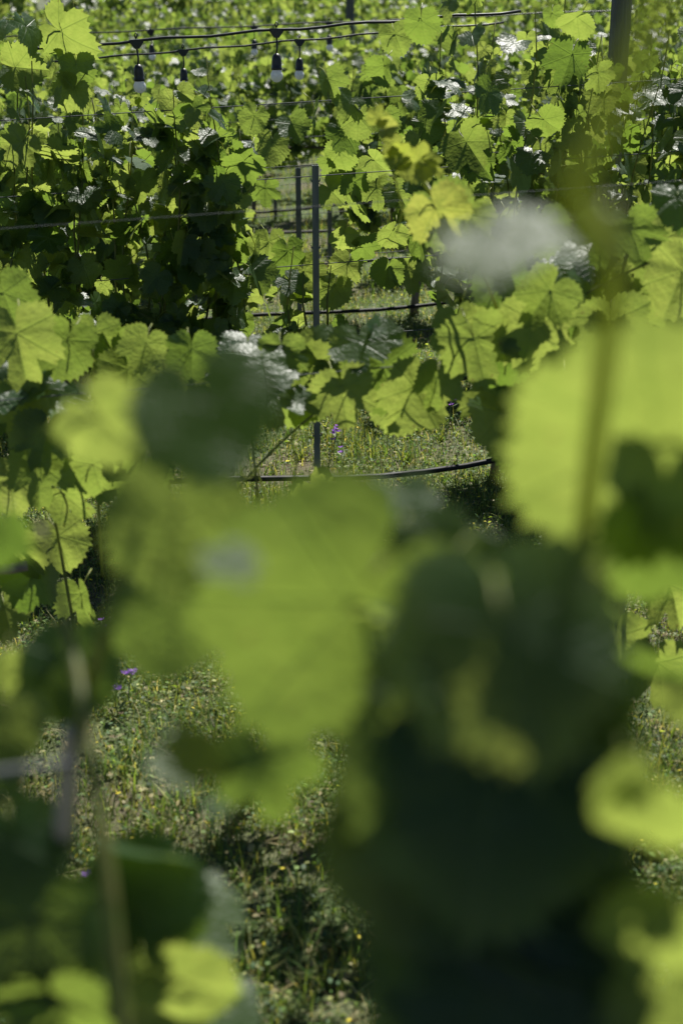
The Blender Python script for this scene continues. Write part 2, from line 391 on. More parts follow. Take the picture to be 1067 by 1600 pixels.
# ---------------------------------------------------------------- vine leaf meshes
def leaf_outline(rnd, teeth, sub, broad=False):
    sin1, sin2 = rnd.choice([rnd.uniform(0.70, 0.93), rnd.uniform(0.46, 0.66)]), rnd.uniform(0.48, 0.78)
    ctl = [(0, 1.0), (14, 0.94), (29, sin1), (42, 0.84), (55, 0.88), (70, 0.80), (85, sin2+0.03), (98, 0.72), (112, 0.74), (130, 0.66), (150, 0.58), (166, 0.46), (176, 0.16), (180, 0.06)]
    if broad: ctl = [(0, 1.0), (14, 0.97), (29, 0.91), (42, 0.90), (55, 0.91), (70, 0.87), (85, 0.82), (98, 0.81), (112, 0.80), (130, 0.75), (150, 0.68), (166, 0.56), (176, 0.20), (180, 0.06)]
    pts = []
    for side in (1, -1):
        c2 = [(a, r*rnd.uniform(0.93, 1.06)) for a, r in ctl]; c2[0] = ctl[0]
        n = teeth*sub
        row = []
        for i in range(n+1):
            a = 180.0*i/n
            k = max(j for j in range(len(c2)) if c2[j][0] <= a); k = min(k, len(c2)-2)
            (a0, r0), (a1, r1) = c2[k], c2[k+1]; t = (a-a0)/(a1-a0); t = t*t*(3-2*t)*0.6 + t*0.4
            r = r0 + (r1-r0)*t
            if a < 170 and sub > 1:
                ph = i % sub
                r *= 1.0 + (0.055 if ph == 0 else -0.04)*rnd.uniform(0.5, 1.4)
            row.append((side*r*math.sin(R(a)), r*math.cos(R(a))))
        pts.append(row)
    right, left = pts
    return right + left[-2:0:-1]
def leaf_mesh(name, seed, teeth, sub, rings, petiole=True, flat=False, broad=False, gloss=False):
    rnd = random.Random(seed); out = leaf_outline(rnd, teeth, sub, broad); n = len(out)
    fold, cup = (rnd.uniform(0.05, 0.35) if seed % 3 else rnd.uniform(0.5, 1.1)), rnd.uniform(-0.35, 0.3); droop = rnd.uniform(-0.1, 0.6); roll_ = rnd.uniform(-.5, .5)
    if flat: fold, cup, droop, roll_ = 0.05, 0.12, 0.05, 0.0
    if gloss: fold, cup, droop, roll_ = 0.0, 0.02, 0.0, 0.0
    ph = [rnd.uniform(0, 6.28) for _ in range(4)]; am = 0.008 if flat else rnd.uniform(0.015, 0.045)
    def zf(x, y):
        r = math.hypot(x, y); th = math.atan2(x, y)
        return fold*abs(x)*0.55 - cup*r*r*0.5 - droop*max(0, y)**2*0.5 + am*r*(math.sin(5*th+ph[0]) + 0.6*math.sin(9*th+ph[1])*r) + 0.06*math.sin(3*x+ph[2])*math.sin(3*y+ph[3]) + roll_*max(0, x if seed % 2 else -x)**2*.6
    V = [(0, 0, 0)]; UV = [(0, 0)]
    for f in rings:
        for (x, y) in out:
            # inner rings are rounder than the toothed edge
            xx, yy = x*f, y*f; V.append((xx, yy, zf(xx, yy))); UV.append((xx, yy))
    F = [(0, 1+(j+1) % n, 1+j) for j in range(n)]
    for i in range(len(rings)-1):
        a, b = 1+i*n, 1+(i+1)*n
        F += [(a+j, a+(j+1) % n, b+(j+1) % n, b+j) for j in range(n)]
    me_F, mats = list(F), [0]*len(F)
    if petiole:
        mb = MB(); c = rnd.uniform(-0.15, 0.15)
        mb.tube([(0, 0.03, -0.005), (c*.3, -0.18, -0.10), (c, -0.38, -0.28), (c, -0.52, -0.55)], [0.014, 0.016, 0.018, 0.022], 5)
        b = len(V); V += mb.V; UV += [(0, 0)]*len(mb.V); me_F += [tuple(i+b for i in f) for f in mb.F]; mats += [1]*len(mb.F)
    me = mesh(name, V, me_F); me.polygons.foreach_set('material_index', mats)
    l = me.uv_layers.new(name='leaf')
    for lp in me.loops: l.data[lp.index].uv = UV[lp.vertex_index]
    me.materials.append(M_LEAF); me.materials.append(M_PET)
    return me
# the rounded tips of the fan triangles face +Z (upper side)
HI = [leaf_mesh('leaf', 100+i, 17, 3, (0.3, 0.6, 0.85, 1.0)) for i in range(14)]
FLATS = [leaf_mesh('leaf', q_, 17, 3, (0.3, 0.6, 0.85, 1.0), flat=True, broad=True) for q_ in (402, 403, 404)]; FLAT = leaf_mesh('leaf', 405, 17, 3, (0.3, 0.6, 0.85, 1.0), flat=True, gloss=True)
YOUNG = []
for i_ in range(3):
    y_ = leaf_mesh('leaf', 500+i_, 14, 3, (0.3, 0.6, 0.85, 1.0)); y_.materials[0] = M_YOUNG; YOUNG.append(y_)
MID = [leaf_mesh('leaf', 200+i, 14, 2, (0.5, 1.0)) for i in range(9)]
LOW = [leaf_mesh('leaf', 300+i, 7, 2, (1.0,), petiole=False) for i in range(6)]
PET_END = Vector((0, -0.52, -0.55))
for L in (HI, MID, LOW, FLATS, [FLAT], YOUNG):
    for me in L:
        if me.polygons[0].normal.z < 0: me.flip_normals()

def frame(n, tip):
    n = Vector(n).normalized(); y = Vector(tip); y = y - n*y.dot(n)
    if y.length < 1e-4: y = n.orthogonal()
    y.normalize(); x = y.cross(n); return Matrix((x, y, n)).transposed()
def put_leaf(vine, me, pos, n, tip, s, at_node=False):
    m = frame(n, tip); p = Vector(pos)
    if at_node: p = p - m @ (PET_END*s)
    o = bpy.data.objects.new('leaf', me); C.objects.link(o); o.parent = vine; o.color = (TINT.random(), TINT.random(), 0, 1)
    o.matrix_basis = Matrix.Translation(p - vine.location) @ m.to_4x4() @ Matrix.Diagonal((s, s, s, 1))
    return o
TINT = random.Random(77)
LEAFV = {}
def leaf_mass(name, parent, items, kind='MID'):      # many leaves joined: items = (pos, n, tip, s)
    if not items: return None
    Vs, Fs, Us, Rs, o = [], [], [], [], 0
    if not LEAFV:
        for me in LOW:
            v = np.array([tuple(q.co) for q in me.vertices]); f = []
            for p in me.polygons: f.append(tuple(p.vertices))
            LEAFV.setdefault('L', []).append((v, np.array([q for q in f if len(q) == 3])))
    base = np.array(parent.location) if parent is not None else np.zeros(3)
    for i, (pos, n, tip, s) in enumerate(items):
        v, f = LEAFV['L'][i % len(LEAFV['L'])]; m = np.array(frame(n, tip))
        Vs.append((v*s) @ m.T + np.array(pos) - base); Fs.append(f+o); o += len(v)
        Us.append(v[:, :2]); Rs.append(np.full(len(v), random.random()))
    me = fast_mesh(name, np.concatenate(Vs), np.concatenate(Fs), 3, uv=np.concatenate(Us), rnd=np.concatenate(Rs), smooth=True)
    me.materials.append(M_LEAF_S); ob = obj(name, me, None, parent); ob['kind'] = 'stuff'; return ob

ROWN = Vector((ROW_T, -1, 0)).normalized()           # row normal, towards the camera
ROWX = Vector((1, ROW_T, 0.05)).normalized()
def rand_leaf_dir(rnd, side):
    n = ROWN*side*rnd.uniform(0.25, 1.0) + Vector((rnd.gauss(0, 0.6), rnd.gauss(0, 0.3), rnd.uniform(-0.55, 0.75)))
    if rnd.random() < 0.16: n = Vector((rnd.gauss(0.22, 0.2), rnd.gauss(-0.35, 0.18), 1.0))
    tip = Vector((rnd.gauss(0, 0.6), rnd.gauss(0, 0.4) - 0.25*side, -1.0 + rnd.gauss(0, 0.4)))
    return n, tip

# regions of the photograph through which the ground stays visible
def inside(p, poly):
    x, y = p; c = False; n = len(poly)
    for i in range(n):
        (x0, y0), (x1, y1) = poly[i], poly[i-1]
        if (y0 > y) != (y1 > y) and x < (x1-x0)*(y-y0)/(y1-y0)+x0: c = not c
    return c
AISLE = [[(396, 270), (492, 262), (545, 335), (530, 380), (500, 400), (400, 360)], [(545, 440), (660, 430), (700, 560), (830, 760), (640, 800), (430, 760), (380, 600), (400, 480), (540, 470)]]
GAPS = [[(396, 272), (488, 262), (484, 350), (400, 352)], [(500, 330), (545, 330), (530, 370), (500, 370)], [(548, 452), (660, 440), (700, 560), (830, 740), (820, 800), (380, 790), (390, 600), (540, 545)], [(385, 470), (430, 480), (430, 560), (385, 560)],
        [(150, 40), (600, 10), (600, 62), (150, 98)], [(185, 50), (236, 50), (236, 160), (185, 160)], [(408, 40), (496, 40), (496, 142), (408, 142)], [(476, 262), (512, 262), (508, 520), (476, 520)], [(940, -20), (1005, -20), (1000, 66), (945, 66)]]
def in_aisle(p, m=0):
    q = pix(p); return any(inside(q, a) for a in AISLE)

def build_vine(label, group, bx, by, rnd, top, leaves, meshes, extra=0, cordon=0.62, arm=0.36, size=(0.055, 0.095), clear=None, shoots=9, low=0.45, trunk_r=0.022):
    z0 = gz(bx, by); vine = empty('grape_vine', (bx, by, z0), label, 'grape vine', group)
    L = lambda p: Vector(p) - vine.location
    B = Vector((bx, by, z0))
    mb = MB(); pts = [B + Vector((rnd.gauss(0, .015)*min(1, i), rnd.gauss(0, .015)*min(1, i), cordon*i/6 - (0.03 if i == 0 else 0))) for i in range(7)]
    mb.tube([L(p) for p in pts], [trunk_r*rnd.uniform(0.8, 1.25)*(1.35 if i == 0 else 1) for i in range(7)], 8); mb.build('trunk', M_BARK, vine)
    head = pts[-1]; mb = MB()
    for s in (-1, 1):
        e = B + ROWX*(arm*s) + Vector((0, 0, cordon + rnd.uniform(-.01, .04)))
        if clear and clear(e): continue
        mb.tube([L(p) for p in wiggle(head - Vector((0, 0, .03)), e, 7, 0.012, rnd)], [trunk_r*.8, trunk_r*.7, trunk_r*.65, trunk_r*.6, trunk_r*.55, trunk_r*.5, trunk_r*.4], 7)
    mb.build('cordon', M_BARK, vine)
    nodes = []
    for k in range(shoots):
        t = (k+0.5)/shoots*2-1 + rnd.uniform(-.06, .06)
        p0 = B + ROWX*(arm*t) + Vector((0, 0, cordon + 0.01))
        tp = (top(p0.x) if callable(top) else top)*rnd.uniform(0.86, 1.06)
        p1 = Vector((p0.x + rnd.gauss(0, .07), p0.y + rnd.gauss(0, .09), gz(p0.x, p0.y) + tp))
        ps = wiggle(p0, p1, 9, 0.03, rnd)
        if clear:
            ps2 = []
            for p in ps:
                if clear(p): break
                ps2.append(p)
            ps = ps2
        if len(ps) < 3: continue
        mb = MB(); m = len(ps)
        mb.tube([L(p) for p in ps], [0.0048 - 0.0028*i/(m-1) for i in range(m)], 6); mb.build('shoot', M_SHOOT, vine)
        for i in range(m-1):
            for f in (0.0, 0.5): nodes.append((ps[i].lerp(ps[i+1], f), (i+f)/8))
    if not nodes: nodes = [(head, 0.2)]
    def one():
        nd, t = rnd.choice(nodes); side = 1 if rnd.random() < 0.62 else -1
        p = nd + Vector((rnd.gauss(0, .05), rnd.gauss(0, .05), rnd.gauss(0, .03)))
        if rnd.random() < 0.22: p.z = z0 + rnd.uniform(low, cordon + 0.15)
        n, tip = rand_leaf_dir(rnd, side); s = rnd.uniform(*size)*(1.0 - 0.35*max(0, t-0.7)/0.3)
        return p, n, tip, s
    c = t_ = 0
    while c < leaves and t_ < leaves*6:
        t_ += 1; p, n, tip, s = one(); m = frame(n, tip); q = p - m @ (PET_END*s)
        if clear and (clear(q) or clear(q + m @ Vector((0, .6, 0))*s)): continue
        put_leaf(vine, rnd.choice(meshes), q, n, tip, s); c += 1
    items = []; t_ = 0
    while len(items) < extra and t_ < extra*6:
        t_ += 1; p, n, tip, s = one(); p += ROWN*-0.06
        if clear and clear(p): continue
        items.append((p, n, tip, s))
    leaf_mass('foliage', vine, items)
    return vine

# ---------------------------------------------------------------- the rows of vines
def rowy(d, x): return d + x*ROW_T
def top_focus(x):
    if x < -0.85: return 1.86
    if x < 0.12: return 1.58
    return 1.84
rnd = random.Random(5)
def clear_focus(p):
    q = pix(p); return any(inside(q, a) for a in GAPS)
G_F = 'vines of the sharp row behind the string lights'
focus = [(-1.72, 'leafy grape vine at the left edge under the largest sunlit leaves', 270), (-1.02, 'dense grape vine below the left hanging bulb', 280),
         (-0.42, 'grape vine just left of the tallest thin steel stake', 280), (0.62, 'tall grape vine just right of the open gap beside the stake', 290),
         (1.30, 'tall grape vine at the right edge in front of the wooden post', 280), (1.85, 'grape vine leaning in from beyond the right edge', 120)]
FV = []
for x, lab, n in focus:
    FV.append(build_vine(lab, G_F, x, rowy(5.1, x), rnd, top_focus, n, HI, extra=12, clear=clear_focus, shoots=10, arm=0.42 if x < 0.3 else 0.55, low=0.45, size=(0.040, 0.096)))
back = [(6.65, 5, 190, 1.45, MID), (8.2, 6, 160, 1.45, MID), (9.75, 7, 130, 1.45, MID), (11.3, 8, 110, 1.5, MID), (12.85, 9, 100, 1.5, MID)]
ORD = ['none', 'first', 'second', 'third', 'fourth', 'fifth', 'sixth', 'seventh', 'eighth', 'ninth']
words = ['second', 'third', 'fourth', 'fifth', 'sixth']
for (d, n, lv, tp, ms), w in zip(back, words):
    hw = d*0.27 + 0.2; nleft = nright = 0
    for k in range(n):
        x = -hw + 2*hw*(k+0.5)/n + rnd.uniform(-.05, .05)
        q = pix((x, rowy(d, x), gz(x, rowy(d, x)) + 0.4))[0]
        if 388 < q < 575 and d < 12: continue
        if q < 500: nleft += 1; lab = 'grape vine in the %s row back, %s from the left edge' % (w, ORD[nleft])
        else: nright += 1; lab = 'grape vine in the %s row back, %s to the right of the gap' % (w, ORD[nright])
        build_vine(lab, 'vines of the %s row back' % w, x, rowy(d, x), rnd, tp, lv, ms, extra=110, clear=in_aisle, shoots=7, arm=hw/n*1.05, size=(0.055, 0.095))
# far rows, a mass nobody could count
items = []
for d in np.arange(14.4, 42, 1.9):
    hw = d*0.28 + 0.6
    for _ in range(int(hw*2*105)):
        x = rnd.uniform(-hw, hw); y = rowy(d, x) + rnd.gauss(0, .14)
        hh = 1.22 + 0.25*math.sin(x*7.9 + d*3.1) + 0.2*math.sin(x*3.3 + d*5.7)
        if math.sin(x*4.7 + d*1.9) + math.sin(x*2.1 - d*4.3) < -1.25: continue
        p = Vector((x, y, gz(x, y) + rnd.triangular(0.3, hh, hh*.75)))
        if in_aisle(p): continue
        n, tip = rand_leaf_dir(rnd, 1 if rnd.random() < .65 else -1); items.append((p, n, tip, rnd.uniform(.06, .10)))
fm = leaf_mass('distant_vine_rows', None, items); tag(fm, 'soft mass of distant sunlit vine rows at the very top', 'vineyard')

items = []
for _ in range(5200):
    x = rnd.uniform(-19, 19); y = rnd.uniform(46, 52); k = rnd.random()
    items.append((Vector((x, y, gz(x, y) + 4.2*k*(0.75+0.25*math.sin(x*1.1)))), (rnd.gauss(0, .5), rnd.gauss(-.4, .4), rnd.gauss(.4, .5)), (rnd.gauss(0, .5), 0, -1), rnd.uniform(.16, .34)))
fw = leaf_mass('distant_woodland', None, items); tag(fw, 'dark soft line of trees beyond the last vine rows', 'woodland')

# ---------------------------------------------------------------- trellis: stakes, posts, wires, hoses
def stake(px, py_top, d, w, label, group='thin steel vine stakes'):
    top = at_row(px, py_top, d); x, y = top.x, top.y; z0 = gz(x, y); h = top.z - z0
    st = empty('steel_stake', (x, y, z0), label, 'vine stake', group); st.rotation_euler.z = R(8)
    a, t, l = w/2, 0.003, w*0.25; dp = w*0.75
    prof = [(-a, 0), (a, 0), (a, dp), (a-l, dp), (a-l, dp-t), (a-t, dp-t), (a-t, t), (w*.12, t), (w*.08, t+.004), (-w*.08, t+.004), (-w*.12, t), (-a+t, t), (-a+t, dp-t), (-a+l, dp-t), (-a+l, dp), (-a, dp)]
    mb = MB(); mb.prism(prof, -0.12, h); mb.build('channel', M_STEEL, st, smooth=False)
    for k in range(5):
        zz = h - 0.06 - k*0.24
        if zz < 0.1: break
        mb = MB()
        for s in (-1, 1): mb.prism([(0, 0), (s*.006, .004), (s*.007, .016), (s*.004, .016), (s*.003, .008), (0, .008)][::s], -.002, .002, origin=(s*a, dp*.4, zz), axes=(Vector((1, 0, 0)), Vector((0, 0, 1)), Vector((0, 1, 0))))
        mb.build('wire_hook', M_STEEL, st, smooth=False)
    return st
stake(493, 258, 5.05, 0.023, 'nearest and tallest thin grey steel stake, in the gap between vines')
stake(466, 262, 8.2, 0.030, 'steel stake just left of the nearest stake, one row further back')
stake(515, 228, 9.75, 0.030, 'steel stake just right of the nearest stake, half hidden by leaves')
stake(430, 296, 12.85, 0.032, 'small far steel stake leftmost of the stakes in the gap')

def wood_post(px, d, w, top_h, label, split=True):
    p = at_row(px, 10, d); x, y = p.x, p.y; z0 = gz(x, y); rn = random.Random(int(px))
    e = empty('wooden_post', (x, y, z0), label, 'wooden post', 'weathered wooden trellis posts')
    prof = []
    for i in range(14):
        a = 2*math.pi*i/14; prof.append((w/2*math.cos(a)*rn.uniform(.94, 1.03), w/2*math.sin(a)*rn.uniform(.94, 1.03)))
    prof[10] = (prof[10][0]*.8, prof[10][1]*.75)
    mb = MB(); mb.prism(prof, -.1, top_h); mb.build('shaft', M_WOOD, e, smooth=False)
    mb = MB(); mb.prism([(q[0]*.9, q[1]*.9) for q in prof], top_h, top_h+.012); mb.build('weathered_end', M_WOOD, e, smooth=False)
    mb = MB(); mb.tube([(-w*.1, -w*.5, top_h-.3), (-w*.1, -w*.62, top_h-.3), (-w*.1, -w*.62, top_h-.27), (-w*.1, -w*.5, top_h-.27)], .002, 5); mb.build('staple', M_WIRE, e)
wood_post(971, 6.6, 0.098, 1.95, 'dark weathered wooden post at the top right')
wood_post(547, 20.5, 0.13, 2.2, 'distant dark wooden post at the top centre')

def line(name, d, h, r, mat, label, cat, group, sag=0.0, x0=None, x1=None, kinks=0.0, dx=0.0):
    hw = d*0.29 + 0.5; x0 = -hw if x0 is None else x0; x1 = hw if x1 is None else x1; rn = random.Random(int(d*100+h*1000))
    pts = []; n = 25
    for i in range(n):
        x = x0 + (x1-x0)*i/(n-1); y = rowy(d, x)
        q = (x*1.3+rn.random()*.1)
        pts.append((x, y + kinks*math.sin(q*2.1+d), gz(x, y) + h + (0.03*math.sin(q*2.7+d*2) if sag else 0)*sag + kinks*.5*math.sin(q*3.3)))
    mb = MB(); mb.tube(pts, r, 6); o = mb.build(name, mat); return tag(o, label, cat, group)
WG = 'steel trellis wires'
for h, w in ((0.62, 'low wire of the sharp row, crossing the stake below its middle'), (0.90, 'middle wire of the sharp row, crossing the nearest stake'), (1.22, 'upper wire of the sharp row, at the top of the nearest stake'), (1.48, 'topmost wire of the sharp row among the upper leaves')):
    line('trellis_wire', 5.08, h, 0.0017, M_WIRE, 'thin steel ' + w, 'wire', WG)
for d, w in zip((6.65, 8.2, 9.75, 11.3, 12.85), words):
    for h, q in ((0.66, 'lower'), (1.1, 'upper')):
        line('trellis_wire', d, h, 0.0017, M_WIRE, 'thin steel %s wire of the %s row back, seen in the gap' % (q, w), 'wire', WG)
line('trellis_wire', 3.0, 1.385, 0.0007, M_WIRE, 'soft grey upper wire crossing behind the young curling shoot tip', 'wire', WG)
line('trellis_wire', 3.0, 1.015, 0.0013, M_WIRE, 'soft grey wire under the near row leaves at the right', 'wire', WG)
line('trellis_wire', 0.80, 1.33, 0.0035, M_WIRE, 'badly blurred wire at the lower left edge', 'wire', WG, x0=-1.0, x1=-0.17)
HG = 'black irrigation hoses'
line('irrigation_hose', 5.02, 0.095, 0.0115, M_HOSE, 'black hose sagging across the ground in front of the nearest stake', 'hose', HG, sag=1.0)
for d, w in ((6.25, 'short visible black hose under the leaves right of centre, above the purple flower'), (8.1, 'black hose just behind the near row leaf tops in the gap'), (9.66, 'black hose crossing the gap below its middle leaves'),
             (11.3, 'thin black hose at mid height of the gap'), (12.8, 'thin black hose high in the gap'), (15.9, 'farthest thin black hose at the top of the gap')):
    line('irrigation_hose', d, 0.09, 0.0115, M_HOSE, w, 'hose', HG, sag=0.5)

# ---------------------------------------------------------------- festoon string lights
def cable(p0, p1, pa, label, ext=1.3):
    a, b = Vector(p0), Vector(p1); v = b - a; pts = []
    for i in range(25):
        t = -1.1 + 3.9*i/24; p = a + v*t; pts.append(p + Vector((0, 0, -0.02*math.sin(math.pi*2*t) if 0 else 0.004*math.sin(9*t))))
    mb = MB(); mb.tube(pts, pa, 7); return tag(mb.build('string_light_cable', M_CABLE), label, 'cable', 'string light cables')
def hanging_bulb(top, k, label, tilt):
    e = empty('hanging_bulb', top, label, 'light bulb', 'hanging festoon bulbs'); e.rotation_euler = (R(tilt), R(-tilt*.7), R(20))
    mb = MB(); mb.prism([(-.026*k, .006*k), (.026*k, .006*k), (.026*k, -.005*k), (.008*k, -.028*k), (-.008*k, -.028*k), (-.026*k, -.005*k)], -.008*k, .008*k, axes=(Vector((1, 0, 0)), Vector((0, 0, 1)), Vector((0, -1, 0))))
    cl = mb.build('cable_clamp', M_CABLE, e, smooth=False)
    mb = MB(); mb.tube([(0, 0, .008*k), (-.006*k, 0, .022*k), (0, 0, .030*k), (.006*k, 0, .022*k), (0, 0, .010*k)], .0028*k, 6); mb.build('loop', M_CABLE, cl)
    mb = MB(); mb.tube([(0, 0, -.026*k), (.003*k, .002, -.065*k), (-.002*k, 0, -.092*k)], .0038*k, 6); mb.build('drop_wire', M_CABLE, e)
    mb = MB(); mb.lathe([(.004, -.084), (.012, -.088), (.0165, -.096), (.0185, -.106), (.0195, -.125), (.0195, -.135), (.0210, -.137), (.0210, -.145), (.0190, -.146)][::-1] if 0 else
                        [(.0190*k, -.146*k), (.0210*k, -.145*k), (.0210*k, -.137*k), (.0195*k, -.135*k), (.0195*k, -.120*k), (.0185*k, -.106*k), (.0165*k, -.096*k), (.012*k, -.088*k), (.004*k, -.084*k)], 16)
    mb.build('socket', M_CABLE, e)
    pr = [(0.001*k, -.1915*k)]
    for i in range(1, 9):
        a = -math.pi/2 + i*(math.pi*.72)/8; pr.append((.0245*k*math.cos(a), -.167*k + .0245*k*math.sin(a)))
    pr.append((.0165*k, -.144*k)); mb = MB(); mb.lathe(pr, 18); mb.build('bulb', M_BULB, e)
    return e
dA, dB, dC = 5.25, 7.1, 9.9
cable(at_row(213, 63, dA), at_row(432, 46, dA), .0052, 'black string light cable running over the sharp vines, nearest of three')
for px, py, lab in ((213, 63, 'large white bulb in black socket hanging at the upper left'), (432, 46, 'large white bulb in black socket hanging at the upper centre')):
    hanging_bulb(at_row(px, py, dA), 0.94, lab, random.uniform(-4, 4))
cable(at_row(286, 78, dB), at_row(468, 62, dB), .0048, 'second thinner black string light cable just below the nearest')
for px, py, lab in ((286, 78, 'small bulb on the second cable, between the two large bulbs'), (468, 62, 'smaller white bulb right of the large centre bulb')):
    hanging_bulb(at_row(px, py, dB), 0.97, lab, random.uniform(-4, 4))
cable(at_row(235, 46, dC), at_row(514, 34, dC), .0045, 'faint far string light cable, third behind the others')
for px, py, lab in ((235, 48, 'tiny far bulb just right of the upper left large bulb'), (397, 41, 'tiny far bulb left of the large centre bulb'), (514, 34, 'tiny far bulb at the right end of the bulb group')):
    hanging_bulb(at_row(px, py, dC), 0.97, lab, random.uniform(-4, 4))

# ---------------------------------------------------------------- purple flowers
def flower(px, py, d_up, label, nb=3, seed=0):
    g = on_ground(px, py + d_up); rn = random.Random(seed); h = (at(px, py, g.y).z - g.z)
    e = empty('violet_wildflower', g, label, 'flower', 'purple wildflowers in the grass')
    tip = Vector((rn.gauss(0, .01), rn.gauss(0, .01), h)); mb = MB(); mb.tube(wiggle((0, 0, -.01), tip, 6, .006, rn), .0018, 5); mb.build('stem', M_STEM, e)
    mb = MB()
    for k in range(4):
        a = rn.uniform(0, 6.28); z = h*rn.uniform(.15, .8); l = rn.uniform(.025, .05); c = Vector((math.cos(a), math.sin(a), .5)); s = Vector((-math.sin(a), math.cos(a), 0))
        b = Vector((tip.x*z/h, tip.y*z/h, z)); mb.add([b, b+c*l*.5+s*.005, b+c*l, b+c*l*.5-s*.005], [(0, 1, 2, 3)])
    mb.build('leaf', M_STEM, e)
    for k in range(nb):
        c = tip + Vector((rn.gauss(0, .008), rn.gauss(0, .008), rn.uniform(-.03, .004)))
        mb = MB()
        for j in range(6):
            a = j*1.047 + rn.random(); d = Vector((math.cos(a), math.sin(a), rn.uniform(.1, .8))); s = Vector((-math.sin(a), math.cos(a), 0)); l = rn.uniform(.008, .013)
            mb.add([c, c+d*l*.6+s*l*.45, c+d*l*1.1+s*l*.2+Vector((0, 0, .003)), c+d*l*1.1-s*l*.2, c+d*l*.6-s*l*.45], [(0, 1, 2, 3, 4)])
        mb.build('blossom', M_FLOWER, e, smooth=False)
for i, a in enumerate([(522, 664, 60, 'upper purple flower just right of the stake foot', 3), (514, 678, 55, 'pinkish purple flower low beside the stake foot', 3), (697, 622, 55, 'single pale violet flower below the short hose right of centre', 2),
        (205, 1053, 60, 'brightest purple flower in the left foreground gap', 4), (185, 1068, 55, 'purple flower just left of the brightest one', 3), (168, 968, 50, 'small dark violet flower near the left, above the others', 2),
        (145, 1355, 40, 'small violet flower in the grass at the lower left', 2), (536, 700, 40, 'faint violet flower right of the stake near the hose', 2)]):
    flower(*a, seed=i)

# ---------------------------------------------------------------- near and foreground vines, leaf by leaf
def view_leaf(vine, px, py, d, wpx, roll=0, yaw=0, pitch=15, me=None, row=False):
    """a leaf whose blade centre is seen at (px, py); wpx its width there; roll turns the tip (0 down, + to the right),
    pitch > 0 tips the upper side to the sky, yaw turns it to the right"""
    p = at(px, py, d); dist = (p - CAMP).dot(FWD)
    s = wpx/FPX*dist/1.45
    n = Vector((math.sin(R(yaw))*math.cos(R(pitch)), -math.cos(R(yaw))*math.cos(R(pitch)), math.sin(R(pitch))))
    if pitch >= 90:                                  # tipped so that it throws the sun at the viewer, or nearly so
        n = Matrix.Rotation(R(pitch-90), 3, 'X') @ (sun_dir + (CAMP - p).normalized()).normalized()
    tip = Vector((math.sin(R(roll)), -0.25, -math.cos(R(roll)))); m = frame(n, tip)
    q = p - m @ Vector((0, 0.22*s, 0))
    return put_leaf(vine, me or (FLAT if pitch >= 90 and d < 2 else random.choice(HI)), q, n, tip, s)
def cane(vine, pts, r0, r1, mat=None, name='shoot', n=8):
    P = [Vector(p) for p in pts]; out = []
    for i in range(len(P)-1):                        # Catmull-Rom through the points
        a, b, c, d = P[max(i-1, 0)], P[i], P[i+1], P[min(i+2, len(P)-1)]
        for k in range(6):
            t = k/6; out.append(0.5*((2*b)+(c-a)*t+(2*a-5*b+4*c-d)*t*t+(3*b-a-3*c+d)*t**3))
    out.append(P[-1]); m = len(out)
    mb = MB(); mb.tube([p - vine.location for p in out], [r0+(r1-r0)*i/(m-1) for i in range(m)], n); return mb.build(name, mat or M_SHOOT, vine)
def plant(px, d, label, group, cordon=0.6, arm=0.35, trunk_r=.02, py=700):
    p = at_row(px, py, d); x, y = p.x, p.y; z0 = gz(x, y); v = empty('grape_vine', (x, y, z0), label, 'grape vine', group); rn = random.Random(int(px))
    mb = MB(); mb.tube(wiggle((0, 0, -.03), (rn.gauss(0, .02), 0, cordon), 8, .012, rn), [trunk_r*rn.uniform(.8, 1.2) for _ in range(8)], 8); mb.build('trunk', M_BARK, v)
    mb = MB(); arm = min(arm, .12); mb.tube(wiggle(ROWX*-arm+Vector((0, 0, cordon)), ROWX*arm+Vector((0, 0, cordon)), 9, .012, rn), trunk_r*.6, 7); mb.build('cordon', M_BARK, v)
    return v

